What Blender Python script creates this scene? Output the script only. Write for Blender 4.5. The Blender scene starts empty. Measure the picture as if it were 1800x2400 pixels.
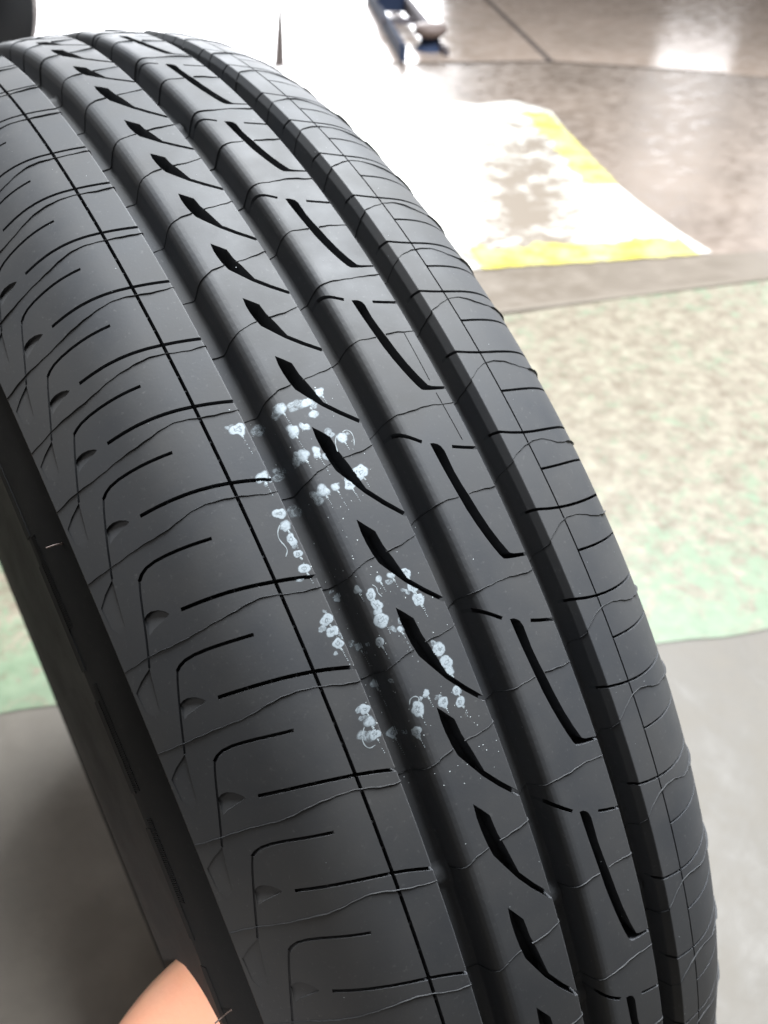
import bpy, bmesh, math, random
import numpy as np
from mathutils import Vector, Matrix
from mathutils.geometry import delaunay_2d_cdt
random.seed(7); rng = np.random.default_rng(7)
sc = bpy.context.scene
col = sc.collection

# ------------------------------------------------------------------ frames
S = 0.875                       # tyre drawing units -> metres
R0 = 0.32                       # tyre radius (drawing units)
PH = math.radians(40)
WM = np.array([[1, 0, 0], [0, math.cos(PH), -math.sin(PH)], [0, math.sin(PH), math.cos(PH)]])
CAM = np.array([-0.08344033, -0.27746187, 0.61066619])
CM = np.array([[0.83922551, 0.3398458, -0.42450603], [-0.54350365, 0.54926046, -0.63475723], [0.0174448, 0.76342504, 0.64566082]])
FPX = 1887.69
def floor_at(x, y, z=0.0):
    D = CM @ np.array([(x - 900) / FPX, -(y - 1200) / FPX, -1.0]); t = (z - CAM[2]) / D[2]
    return CAM + t * D
def at(x, y, depth):
    D = CM @ np.array([(x - 900) / FPX, -(y - 1200) / FPX, -1.0]); return CAM + depth * D

# ------------------------------------------------------------------ camera
cd = bpy.data.cameras.new("camera"); cam = bpy.data.objects.new("camera", cd); col.objects.link(cam)
mw = Matrix.Identity(4)
for i in range(3):
    for j in range(3): mw[i][j] = CM[i, j]
    mw[i][3] = CAM[i]
cam.matrix_world = mw
cd.sensor_fit = 'HORIZONTAL'; cd.sensor_width = 36; cd.lens = FPX / 1800 * 36
cd.clip_start = 0.01; cd.clip_end = 60
cd.dof.use_dof = True; cd.dof.focus_distance = 0.172; cd.dof.aperture_fstop = 25
sc.camera = cam

# ------------------------------------------------------------------ world and lamps
w = bpy.data.worlds.new("World"); sc.world = w; w.use_nodes = True
bg = w.node_tree.nodes["Background"]; bg.inputs[0].default_value = (1.0, 0.96, 0.92, 1); bg.inputs[1].default_value = 0.06
def area(name, loc, target, sx, sy, watts, colour=(1, 1, 1)):
    l = bpy.data.lights.new(name, 'AREA'); l.shape = 'RECTANGLE'; l.size = sx; l.size_y = sy; l.energy = watts; l.color = colour
    o = bpy.data.objects.new(name, l); col.objects.link(o); o.location = loc
    d = Vector(target) - Vector(loc); o.rotation_euler = d.to_track_quat('-Z', 'Y').to_euler(); return o
area("ceiling_light", (1.3, 0.72, 2.9), (0.0, 0.0, 0.3), 2.0, 1.8, 425, (0.93, 0.97, 1.0))
area("floor_fill_light", (-1.05, .20, .80), (-1.05, .20, 0), .7, .7, 5.5, (1.0, .97, .93))  # added fill, no real fixture: lifts the dark floor left of the tyre
sp = bpy.data.lights.new("hand_fill_spot", 'SPOT'); sp.energy = 33; sp.spot_size = math.radians(12); sp.spot_blend = 1.0; sp.shadow_soft_size = .05; sp.color = (1, .94, .9)  # added narrow spot without a real source, brightens the hand
spo = bpy.data.objects.new("hand_fill_spot", sp); col.objects.link(spo); spo.location = (-.40, -.60, .82)
spo.rotation_euler = (Vector(tuple(at(350, 2440, .23))) - spo.location).to_track_quat('-Z', 'Y').to_euler()
area("open_doorway", (3.9, 9.6, 1.9), (0.7, 1.0, 0.3), 5.6, 3.6, 1000, (0.96, 0.97, 1.0))
area("window_light", (7.4, 5.6, 2.0), (1.0, 1.0, 0.2), 0.7, 1.8, 18, (0.98, 0.98, 1.0))
area("window_light", (8.4, 4.0, 1.6), (1.0, 1.0, 0.2), 1.5, 1.6, 70, (0.98, 0.98, 1.0))
sc.view_settings.view_transform = 'Standard'; sc.view_settings.look = 'None'
sc.view_settings.exposure = 0.0; sc.view_settings.gamma = 1.0
sc.cycles.use_denoising = True
sc.cycles.max_bounces = 6

# ------------------------------------------------------------------ helpers
def tag(o, label=None, cat=None, group=None, kind=None):
    if label: o['label'] = label
    if cat: o['category'] = cat
    if group: o['group'] = group
    if kind: o['kind'] = kind
    return o
def empty(name, loc=(0, 0, 0)):
    o = bpy.data.objects.new(name, None); o.location = loc; col.objects.link(o); o.empty_display_size = .05; return o
def mesh_obj(name, V, F, mat, parent=None, smooth=False, mats=None):
    me = bpy.data.meshes.new(name); me.from_pydata([tuple(map(float, v)) for v in V], [], F)
    if mats:
        for m in mats: me.materials.append(m)
    elif mat: me.materials.append(mat)
    if smooth: me.polygons.foreach_set('use_smooth', [True] * len(me.polygons))
    me.update()
    o = bpy.data.objects.new(name, me); col.objects.link(o)
    if parent:
        o.parent = parent; o.matrix_parent_inverse = Matrix.Translation(-parent.location)
    return o

class NT:
    def __init__(s, name):
        s.m = bpy.data.materials.new(name); s.m.use_nodes = True; s.t = s.m.node_tree; s.n = s.t.nodes; s.l = s.t.links
        s.b = s.n['Principled BSDF']; s.out = s.n['Material Output']
        tc = s.n.new('ShaderNodeTexCoord'); s.obj = tc.outputs['Object']; s.uv = tc.outputs['UV']
    def noise(s, scale, detail=4, rough=.55, vec=None, dist=0, dim='3D', lac=2.0):
        n = s.n.new('ShaderNodeTexNoise'); n.inputs['Scale'].default_value = scale; n.inputs['Detail'].default_value = detail
        n.inputs['Roughness'].default_value = rough; n.inputs['Distortion'].default_value = dist
        s.l.new(vec if vec is not None else s.obj, n.inputs['Vector']); return n.outputs['Fac']
    def ramp(s, fac, stops, interp='LINEAR'):
        r = s.n.new('ShaderNodeValToRGB'); r.color_ramp.interpolation = interp; e = r.color_ramp.elements
        while len(e) < len(stops): e.new(0.5)
        for k, (p, c) in enumerate(stops):
            e[k].position = p; e[k].color = (c, c, c, 1) if isinstance(c, (int, float)) else (*c, 1)
        s.l.new(fac, r.inputs[0]); return r.outputs[0]
    def mix(s, fac, a, b):
        m = s.n.new('ShaderNodeMix'); m.data_type = 'RGBA'
        for idx, v in ((0, fac), (6, a), (7, b)):
            if isinstance(v, (int, float)): m.inputs[idx].default_value = v
            elif isinstance(v, tuple): m.inputs[idx].default_value = (*v, 1)
            else: s.l.new(v, m.inputs[idx])
        return m.outputs[2]
    def math(s, op, a, b=0.0):
        m = s.n.new('ShaderNodeMath'); m.operation = op
        for idx, v in ((0, a), (1, b)):
            if isinstance(v, (int, float)): m.inputs[idx].default_value = v
            else: s.l.new(v, m.inputs[idx])
        return m.outputs[0]
    def mapping(s, scale=(1, 1, 1), rot=(0, 0, 0), vec=None):
        m = s.n.new('ShaderNodeMapping'); m.inputs['Scale'].default_value = scale; m.inputs['Rotation'].default_value = rot
        s.l.new(vec if vec is not None else s.obj, m.inputs['Vector']); return m.outputs[0]
    def bump(s, h, strength, dist):
        b = s.n.new('ShaderNodeBump'); b.inputs['Strength'].default_value = strength; b.inputs['Distance'].default_value = dist
        s.l.new(h, b.inputs['Height']); s.l.new(b.outputs[0], s.b.inputs['Normal']); return b
    def set(s, **k):
        for a, v in k.items():
            i = s.b.inputs[a.replace('_', ' ')]
            if isinstance(v, (int, float)): i.default_value = v
            elif isinstance(v, tuple): i.default_value = (*v, 1)
            else: s.l.new(v, i)
        return s

# ------------------------------------------------------------------ materials
def rubber(name, base=0.030, rough=0.52, dusty=0.35, spec=.5):
    t = NT(name)
    n1 = t.noise(55, 5, .6); n2 = t.noise(900, 3, .6); n3 = t.noise(14, 3, .5)
    c = t.mix(t.ramp(n1, [(.35, 0.0), (.75, dusty)]), (base * .92, base * .98, base * 1.10), (base * 1.32, base * 1.31, base * 1.32))
    c = t.mix(t.ramp(n2, [(.62, 0.0), (.78, .35)]), c, (base * 3, base * 3, base * 3))
    c = t.mix(t.ramp(n3, [(.4, 0.0), (.7, .25)]), c, (base * 1.45, base * 1.33, base * 1.18))
    t.set(Base_Color=c, Roughness=t.ramp(n1, [(.3, rough - .05), (.7, rough + .12)]))
    t.set(Specular_IOR_Level=spec)
    t.bump(t.noise(1500, 3, .6), .10, .00015)
    return t.m
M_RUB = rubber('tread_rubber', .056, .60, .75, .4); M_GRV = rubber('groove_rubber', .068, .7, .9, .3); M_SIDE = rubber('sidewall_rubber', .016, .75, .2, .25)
M_CUT = rubber('cut_rubber', .06, .8, .2, .3)
M_SEAM = rubber('seam_rubber', .032, .6, .3, .3)

def paint(name, kind):
    t = NT(name)
    sep = t.n.new('ShaderNodeSeparateXYZ'); t.l.new(t.uv, sep.inputs[0]); rho = sep.outputs[0]
    oi = t.n.new('ShaderNodeObjectInfo')
    comb = t.n.new('ShaderNodeVectorMath'); comb.operation = 'ADD'; t.l.new(t.obj, comb.inputs[0]); t.l.new(oi.outputs['Location'], comb.inputs[1])
    n = t.noise(700, 4, .6, comb.outputs[0], 1.5); n2 = t.noise(1800, 3, .6, comb.outputs[0])
    if kind == 'd':
        a = t.math('ADD', t.ramp(n, [(.30, .30), (.62, .90)]), t.ramp(rho, [(.55, .35), (.8, 0.0)]))
    elif kind == 'r':
        ring = t.ramp(t.math('ADD', rho, t.math('MULTIPLY', t.math('SUBTRACT', n, .5), 1.6)), [(.10, 1.0), (.22, .55), (.32, .5), (.42, 1.0)])
        a = t.math('MULTIPLY', ring, t.ramp(n2, [(.25, .75), (.5, 1.0)]))
    else:
        a = t.ramp(n, [(.34, .08), (.60, .75)])
    edge = t.ramp(t.math('ADD', rho, t.math('MULTIPLY', t.math('SUBTRACT', n, .5), .35)), [(.82, 1.0), (1.0, .25)])
    a = t.math('MINIMUM', t.math('MULTIPLY', a, edge), 1.0)
    t.set(Base_Color=t.mix(n2, (.28, .33, .37), (.47, .53, .57)), Roughness=.6, Alpha=a)
    return t.m
M_PAINT = {k: paint('white_marking_paint_' + nm, k) for k, nm in (('d', 'dense'), ('r', 'ringed'), ('f', 'thin'))}
tp = NT('white_paint_bead'); tp.set(Base_Color=(.58, .66, .70), Roughness=.55, Alpha=.5); M_BEAD = tp.m
tp = NT('dried_speck'); tp.set(Base_Color=(.62, .68, .70), Roughness=.6, Alpha=.85); M_SPECK = tp.m

def concrete(name, c1, c2, c3, rough=.3, rvar=.25, scale=1.0):
    t = NT(name); a = t.noise(2.2 * scale, 6, .62); b = t.noise(14 * scale, 6, .65); c = t.noise(70, 4, .6)
    cc = t.mix(t.ramp(a, [(.35, 0.0), (.65, 1.0)]), c1, c2)
    cc = t.mix(t.ramp(b, [(.45, 0.0), (.75, .7)]), cc, c3)
    t.set(Base_Color=cc, Roughness=t.ramp(b, [(.3, rough), (.7, rough + rvar)]))
    t.bump(t.math('ADD', t.math('MULTIPLY', a, .4), t.math('MULTIPLY', c, .08)), .35, .01)
    return t
M_CONC = concrete('brown_concrete', (.195, .152, .122), (.135, .104, .082), (.27, .22, .185), .20, .32, 1.6).m
M_GLOSS = concrete('polished_concrete', (.42, .33, .27), (.33, .26, .21), (.48, .41, .36), .07, .16, 1.3).m
M_CONC2 = concrete('dull_concrete', (.122, .108, .09), (.10, .088, .072), (.15, .133, .11), .45, .2, 1.6).m
M_BAND = concrete('concrete_kerb', (.150, .124, .097), (.122, .10, .077), (.185, .155, .124), .3, .2, 1.5).m
t = NT('worn_green_paint')
big = t.noise(4.5, 5, .6); mid = t.noise(30, 8, .8, dist=.2); fine = t.noise(60, 5, .6)
brown = t.mix(fine, (.095, .072, .048), (.15, .118, .082))
cream = t.mix(fine, (.20, .178, .13), (.33, .305, .235))
green = t.mix(fine, (.085, .135, .078), (.20, .25, .165))
m1 = t.mix(t.ramp(mid, [(.36, 0.0), (.68, 1.0)]), brown, cream)
g = t.math('ADD', t.math('MULTIPLY', mid, .0), t.noise(40, 8, .78, t.mapping((1, 1, 1), (0, 0, 1.0)), .5))
sepg = t.n.new('ShaderNodeSeparateXYZ'); t.l.new(t.mapping((1, 1, 1), (0, 0, math.radians(25))), sepg.inputs[0])
along = t.ramp(sepg.outputs[1], [(.19, .20), (.45, -.03), (.86, -.03), (.90, .045)])
m2 = t.mix(t.ramp(t.math('ADD', t.math('ADD', g, along), t.math('MULTIPLY', t.math('SUBTRACT', big, .5), .35)), [(.54, 0.0), (.66, 1.0)]), m1, green)
t.set(Base_Color=m2, Roughness=.42); t.bump(mid, .3, .004); M_GREEN = t.m
t = NT('worn_white_paint')
sx = t.n.new('ShaderNodeSeparateXYZ'); t.l.new(t.uv, sx.inputs[0])
wear = t.math('ADD', t.math('ADD', t.math('MULTIPLY', t.math('SUBTRACT', t.noise(13, 8, .8, dist=.2), .5), 2.0), .5), sx.outputs[0])
t.set(Base_Color=t.mix(t.ramp(wear, [(.38, 1.0), (.72, 0.0)]), (.17, .14, .11), (.60, .59, .55)), Roughness=.6, Specular_IOR_Level=.25); M_WHITE = t.m
t = NT('worn_yellow_paint'); wy = t.noise(13, 5, .65)
t.set(Base_Color=t.mix(t.ramp(wy, [(.36, 0.0), (.6, 1.0)]), (.46, .42, .20), (.40, .345, .055)), Roughness=.6, Specular_IOR_Level=.2, Alpha=t.ramp(wy, [(.26, .1), (.42, 1.0)])); M_YEL = t.m
t = NT('joint_sealant'); t.set(Base_Color=t.mix(t.noise(20), (.06, .05, .048), (.12, .10, .09)), Roughness=1.0, Specular_IOR_Level=.0); M_JOINT = t.m
t = NT('lane_edge'); t.set(Base_Color=t.mix(t.noise(20), (.12, .10, .075), (.17, .14, .11)), Roughness=.7); M_EDGE = t.m
t = NT('painted_steel'); t.set(Base_Color=t.mix(t.noise(30), (.02, .035, .08), (.04, .055, .10)), Roughness=.75, Specular_IOR_Level=.2); M_STEEL = t.m
t = NT('worn_steel'); t.set(Base_Color=t.mix(t.noise(30), (.12, .11, .13), (.20, .18, .19)), Roughness=.75, Specular_IOR_Level=.2); M_STEEL2 = t.m
t = NT('pad_rubber'); t.set(Base_Color=t.mix(t.noise(60), (.16, .12, .11), (.24, .19, .17)), Roughness=.6); M_PAD = t.m
t = NT('skin'); ns = t.noise(45, 3, .5); ns2 = t.noise(400, 4, .6)
t.set(Base_Color=t.mix(ns, (.97, .44, .28), (.98, .55, .39)), Roughness=.5, Subsurface_Weight=.12, Subsurface_Scale=.01)
t.bump(ns2, .2, .0006); M_SKIN = t.m
t = NT('boot_leather'); t.set(Base_Color=t.mix(t.noise(12), (.03, .022, .022), (.16, .10, .07)), Roughness=.5); M_OLD = t.m

# ------------------------------------------------------------------ tyre profile (drawing millimetres: u across, r radius)
RC = 207.6
def arc(us, a0, a1, n, sg, r0, rho=35.0):
    a = np.linspace(a0, a1, n); return np.c_[us + sg * rho * (np.sin(a) - math.sin(a0)), r0 - rho * (math.cos(a0) - np.cos(a))]
rr = lambda u: 320 - u * u / 2 / RC
L = arc(-46, math.atan(46 / RC), .70, 12, -1, rr(46))
p0 = L[-1]; p1 = np.array([-78.9, 290.0]); h_ = (p0[0] - p1[0]) * .5; c_ = np.array([p0[0] - h_, p0[1] - h_ * math.tan(.70)])
t_ = np.linspace(0, 1, 12)[1:, None]
L = np.r_[L, (1 - t_) ** 2 * p0 + 2 * t_ * (1 - t_) * c_ + t_ ** 2 * p1][::-1]
cc_ = np.linspace(-46, 38, 60)[1:-1]
RA = arc(38, math.atan(38 / RC), 1.25, 18, 1, rr(38))
ENV = np.r_[L, np.c_[cc_, rr(cc_)], RA, [[68.5, 270.0]]]
GR = np.array([(-34.9, 0), (-34.6, -.4), (-34.2, -6.4), (-33.6, -7.0), (-29.4, -7.0), (-28.9, -6.6), (-28.5, -4.4), (-28.1, -2.5), (-27.45, -1.2), (-26.6, -.45), (-25.6, -.1), (-24.4, 0),
      (-8.6, 0), (-8.3, -.4), (-8.0, -6.5), (-7.5, -7), (-2.6, -7), (-2.15, -6.5), (-1.75, -4.4), (-1.3, -2.5), (-.65, -1.2), (.2, -.45), (1.2, -.1), (2.2, 0),
      (18.3, 0), (18.6, -.4), (18.9, -6.5), (19.4, -7), (24.6, -7), (25.0, -6.6), (25.8, -2.2), (27.6, 0)])
UU = np.arange(-78.9, 68.5, .05)
E_ = np.interp(UU, ENV[:, 0], ENV[:, 1])
k = np.exp(-.5 * (np.arange(-60, 61) * .05 / 1.0) ** 2); k /= k.sum()
Es = np.convolve(np.pad(E_, 60, mode='reflect', reflect_type='odd'), k, 'valid')
G_ = np.interp(UU, GR[:, 0], GR[:, 1], left=0, right=0)
k2 = np.exp(-.5 * (np.arange(-8, 9) * .05 / .13) ** 2); k2 /= k2.sum()
Gs = np.convolve(np.pad(G_, 8, mode='edge'), k2, 'valid')
PROF = Es + Gs; SLOPE = np.gradient(PROF, UU)
env = lambda u: np.interp(u, UU, Es)
prof = lambda u: np.interp(u, UU, PROF)
slope = lambda u: np.interp(u, UU, SLOPE)
T = [0.7727, 0.6918, 0.6303, 0.5488, 0.4908, 0.4301, 0.3654, 0.3049, 0.2469, 0.1807, 0.1004, 0.0306, -0.0496, -0.1271, -0.2161, -0.3097, -0.3967]
OFF = {'L': -0.0717, 'C': -0.0645, 'M': -0.0505, 'R': -0.0380}
_k = np.arange(-30, 46); _T = np.interp(_k, np.arange(-2, 15), T)
for i, kk in enumerate(_k):
    if kk < -2: _T[i] = T[0] - (kk + 2) * (.068 + .010 * math.sin(kk * 2.3))
    if kk > 14: _T[i] = T[-1] - (kk - 14) * (.080 + .009 * math.sin(kk * 1.7))
def th_of(s, rib): return np.interp(s, _k, _T) + OFF[rib]
def world(u, r, th):
    u = np.asarray(u, float) / 1000 * S; r = np.asarray(r, float) / 1000 * S
    x = u + 0 * r; y = r * np.sin(th); z = r * np.cos(th)
    return np.stack([x + 0 * y, WM[1, 1] * y + WM[1, 2] * z, WM[2, 1] * y + WM[2, 2] * z + R0 * S], -1)
def wdir(nu, nr, th):
    y = nr * np.sin(th); z = nr * np.cos(th); v = np.stack([nu + 0 * y, WM[1, 1] * y + WM[1, 2] * z, WM[2, 1] * y + WM[2, 2] * z], -1)
    return v / np.linalg.norm(v, axis=-1, keepdims=True)

tyre = tag(empty('car_tyre', (-.0035, 0, 0)), 'black car tyre with grooved tread filling the foreground, white paint dots across its middle', 'tyre')

# ------------------------------------------------------------------ cutting sipes and slots into a rib
TH0, TH1 = 1.26, -1.24
def ribbon(pts, wd, rib, n, ext=0):
    """centre line [(u, s)] and width in mm -> closed polygon in (u, y = R*theta)"""
    P = np.array([(u, float(th_of(n + s, rib)) * 320) for u, s in pts])
    Q = [P[0]]
    for a, b in zip(P[:-1], P[1:]):
        m = max(1, int(np.linalg.norm(b - a) / 2.2))
        for j in range(1, m + 1): Q.append(a + (b - a) * j / m)
    Q = np.array(Q)
    if len(Q) > 4:                                  # soften the corners
        for _ in range(2): Q[1:-1] = .25 * Q[:-2] + .5 * Q[1:-1] + .25 * Q[2:]
    d = np.gradient(Q, axis=0); d /= np.linalg.norm(d, axis=1)[:, None]; nrm = np.c_[-d[:, 1], d[:, 0]] * wd / 2
    return np.r_[Q + nrm, (Q - nrm)[::-1]]
def poly(pts, rib, n):
    P = np.array([(u, float(th_of(n + s, rib)) * 320) for u, s in pts]); out = []
    for a, b in zip(P, np.roll(P, -1, 0)):
        m = max(1, int(np.linalg.norm(b - a) / 2.5))
        for j in range(m): out.append(a + (b - a) * j / m)
    return np.array(out)

def build_rib(name, u0, u1, cuts, label=None, creases=(), step=1.9):
    cols = set()
    for g in GR[:, 0]:
        if u0 + .1 < g < u1 - .1: cols.add(round(float(g), 3))
    for c in creases:
        for dd in (-.4, -.18, 0, .18, .4):
            if u0 < c + dd < u1: cols.add(round(c + dd, 3))
    x = u0
    while x < u1 - .6:
        x += step
        if x < u1 - .6 and all(abs(x - c) > .7 for c in cols): cols.add(round(x, 3))
    cols = np.array(sorted(cols | {u0, u1}))
    if u1 > 60: cols = np.unique(np.r_[cols, 61, 62, 63, 63.8, 64.5, 65.2, 66, 67])
    nrow = 296; ys = np.linspace(TH0, TH1, nrow) * 320
    verts, edges, faces = [], [], []
    nc = len(cols)
    for j, y in enumerate(ys):
        for i, u in enumerate(cols): verts.append((u, y))
    for j in range(nrow - 1):
        for i in range(nc): edges.append((j * nc + i, (j + 1) * nc + i))
    ranges = []
    for P, dep in cuts:
        if P[:, 1].max() > ys[0] - 1 or P[:, 1].min() < ys[-1] + 1: continue
        P = P.copy()
        if np.sum(P[:, 0] * np.roll(P[:, 1], -1) - np.roll(P[:, 0], -1) * P[:, 1]) < 0: P = P[::-1]
        P[:, 0] = np.clip(P[:, 0], u0 + .004, u1 - .004)
        keep = [0]
        for q in range(1, len(P)):
            if np.linalg.norm(P[q] - P[keep[-1]]) > .03: keep.append(q)
        P = P[keep]
        if np.linalg.norm(P[0] - P[-1]) < .03: P = P[:-1]
        b = len(verts); verts += [tuple(p) for p in P]; edges += [(b + q, b + (q + 1) % len(P)) for q in range(len(P))]; ranges.append((P, dep))
    ov, oe, of, _, _, _ = delaunay_2d_cdt([Vector(v) for v in verts], edges, [], 0, 1e-4)
    P2 = np.array([(v.x, v.y) for v in ov]); of = [list(f) for f in of if len(f) == 3]
    cen = P2[np.array(of)].mean(1); cls = [None] * len(of)
    order = np.argsort(cen[:, 1]); cy = cen[order, 1]
    for P, dep in ranges:                            # which triangles lie inside which cut
        mn, mx = P.min(0), P.max(0)
        ids = order[np.searchsorted(cy, mn[1]):np.searchsorted(cy, mx[1])]
        ids = ids[(cen[ids, 0] > mn[0]) & (cen[ids, 0] < mx[0])]
        if not len(ids): continue
        X, Y = cen[ids, 0], cen[ids, 1]; ins = np.zeros(len(ids), bool); Q = np.roll(P, 1, 0)
        for (ax_, ay_), (bx_, by_) in zip(P, Q):
            if ay_ == by_: continue
            ins ^= ((ay_ > Y) != (by_ > Y)) & (X < (bx_ - ax_) * (Y - ay_) / (by_ - ay_) + ax_)
        for q in ids[ins]:
            o_ = cls[q]
            if o_ is None:
                if not dep[2]: cls[q] = dep
            elif dep[2] and not o_[2]: cls[q] = dep
            elif dep[2] == o_[2] and dep[0] > o_[0]: cls[q] = dep
    TU, TY = P2[:, 0], P2[:, 1]
    rt = prof(TU); et = env(TU)
    V = []; F = []; NR = []                         # corner normals per face
    topid = {}; floorid = {}
    THv = TY / 320
    def fdepth(v, c):
        d = c[0] if c[1] is None else c[1](TU[v], TY[v])
        return min(rt[v] - .12 * (1 if d > .1 else 0), et[v] - d) if d > .05 else rt[v] - d
    def tid(v):
        if v not in topid: topid[v] = len(V); V.append((TU[v], rt[v], THv[v]))
        return topid[v]
    def fid(v, c):
        key = (v, id(c))
        if key not in floorid: floorid[key] = len(V); V.append((TU[v], fdepth(v, c), THv[v]))
        return floorid[key]
    emap = {}
    matidx = []
    for f, c in zip(of, cls):
        f = list(f)
        if (P2[f[1]][0] - P2[f[0]][0]) * (P2[f[2]][1] - P2[f[0]][1]) - (P2[f[1]][1] - P2[f[0]][1]) * (P2[f[2]][0] - P2[f[0]][0]) < 0: f = f[::-1]
        cu = sum(TU[v] for v in f) / 3
        if c is None:
            F.append([tid(v) for v in f]); matidx.append(0)
            NR.append([(TU[v] + .22 * (cu - TU[v]), THv[v]) for v in f])
        else:
            F.append([fid(v, c) for v in f]); matidx.append(0 if c[1] else 1)
            NR.append([(TU[v], THv[v]) for v in f] if c[1] and c[0] < .7 else None)
        for a, b in zip(f, f[1:] + f[:1]):
            emap.setdefault((min(a, b), max(a, b)), []).append((a, b, c))
    for (a, b), lst in emap.items():
        if len(lst) != 2: continue
        (a1, b1, c1), (_, _, c2) = lst
        if c1 is c2: continue
        if c1 is None: pass
        hi = [tid(a1), tid(b1)] if c1 is None else [fid(a1, c1), fid(b1, c1)]
        lo = [tid(a1), tid(b1)] if c2 is None else [fid(a1, c2), fid(b1, c2)]
        dup = []
        for q in hi + lo: dup.append(len(V)); V.append(V[q])
        F.append([dup[0], dup[2], dup[3], dup[1]]); matidx.append(1); NR.append(None)
    # the far side of the tyre that the photograph does not reach: plain strips
    rest = np.linspace(TH1, TH0 - 2 * math.pi, 75)
    base = len(V)
    for tt in rest:
        for u in cols: V.append((u, float(prof(u)), tt))
    for j in range(len(rest) - 1):
        for i in range(nc - 1):
            F.append([base + j * nc + i, base + (j + 1) * nc + i, base + (j + 1) * nc + i + 1, base + j * nc + i + 1]); matidx.append(0)
            um = (cols[i] + cols[i + 1]) / 2
            NR.append([(cols[i] + .2 * (um - cols[i]), rest[j]), (cols[i] + .2 * (um - cols[i]), rest[j + 1]), (cols[i + 1] + .2 * (um - cols[i + 1]), rest[j + 1]), (cols[i + 1] + .2 * (um - cols[i + 1]), rest[j])])
    V = np.array(V)
    o = mesh_obj(name, world(V[:, 0], V[:, 1], V[:, 2]), F, None, tyre, True, [M_RUB, M_CUT])
    me = o.data
    me.polygons.foreach_set('material_index', matidx)
    me.polygons.foreach_set('use_smooth', [m_ is not None for m_ in NR])
    # analytic normals on the outer surface, flat ones in the cuts
    nl = []
    pn = np.empty(len(me.polygons) * 3); me.polygons.foreach_get('normal', pn); pn = pn.reshape(-1, 3)
    un = np.array([q[0] for x_ in NR if x_ for q in x_]); tn = np.array([q[1] for x_ in NR if x_ for q in x_])
    sl = slope(un); nn = wdir(-sl, np.ones_like(sl), tn); p_ = 0
    for f, x_, q in zip(F, NR, range(len(F))):
        if x_:
            for _ in x_: nl.append(tuple(nn[p_])); p_ += 1
        else:
            nl += [tuple(pn[q])] * len(f)
    me.normals_split_custom_set(nl)
    if label: o['label'] = label
    return o

D_ = lambda d, fn=None, tie=False: (d, fn, tie)
NS = range(-9, 26)
def jit(a): return random.uniform(-a, a)
tie = D_(.55, None, True)
# left shoulder rib
cuts = []
for n in NS:
    cuts.append((ribbon([(-34.0, .15), (-35.2, .135), (-37.5, .092), (-40.6, .053), (-43.7, .015), (-47.4, -.02), (-50.7, -.05), (-56.4, -.088), (-60.3, -.105), (-63.7, -.115)], .95, 'L', n), D_(4.0)))
    for uu in (-39.0 + jit(.4), -47.0 + jit(.5), -52 + jit(.5), -57 + jit(.5)):
        ss = np.interp(-uu, [34, 37.5, 40.6, 43.7, 47.4, 50.7, 56.4, 60.3], [.15, .092, .053, .015, -.02, -.05, -.088, -.105]); cuts.append((poly([(uu - .13, ss - .05), (uu + .13, ss - .05), (uu + .13, ss + .05), (uu - .13, ss + .05)], 'L', n), D_(1.1, None, True)))
    dj = jit(.012)
    cuts.append((ribbon([(-52.4, .43 + dj), (-57, .40 + dj), (-62, .37 + dj), (-65.2, .362 + dj), (-67.0, .372 + dj), (-68.4, .41 + dj), (-69.0, .455)], .85, 'L', n), D_(2.6)))
    cuts.append((ribbon([(-68.95, .45), (-69.4, .50), (-70.0, .59), (-71.2, .81), (-72.3, 1.01), (-73.2, 1.18), (-73.9, 1.30)], .46, 'L', n), D_(.8)))
    y0 = float(th_of(n + .77, 'L')) * 320; y1 = float(th_of(n + .97, 'L')) * 320
    cuts.append((poly([(-71.0, .80), (-70.2, .775), (-69.2, .768), (-67.8, .79), (-66.6, .835), (-66.1, .872), (-67.0, .89), (-68.6, .915), (-70.2, .94), (-71.5, .98)], 'L', n), (1.2, (lambda u, y, y0=y0, y1=y1: .06 + 1.2 * min(1, max(0, (y - y1) / (y0 - y1)))), False)))
    y2 = float(th_of(n + 1.30, 'L')) * 320; y3 = float(th_of(n + 1.80, 'L')) * 320
    cuts.append((poly([(-73.9, 1.30), (-74.5, 1.52), (-75.2, 1.78), (-76.6, 1.84), (-78.0, 1.74), (-78.3, 1.50), (-76.5, 1.40)], 'L', n), (.75, (lambda u, y, y2=y2, y3=y3: .04 + .6 * min(1, max(0, (y - y3) / (y2 - y3)))), False)))
    cuts.append((ribbon([(-43.72, -.02), (-43.72, .25), (-43.72, .5), (-43.72, .75), (-43.72, 1.0)], .85, 'L', n), D_(2.8)))
    for s_ in (.22 + jit(.03), .5 + jit(.03), .74 + jit(.03)):
        cuts.append((poly([(-44.3, s_ - .011), (-43.1, s_ - .011), (-43.1, s_ + .011), (-44.3, s_ + .011)], 'L', n), D_(.75, None, True)))
build_rib('tread_rib', -78.9, -33.7, cuts, 'wide left shoulder rib with curved cross cuts and half moon notches', (-43.7, -34.9))
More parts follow.
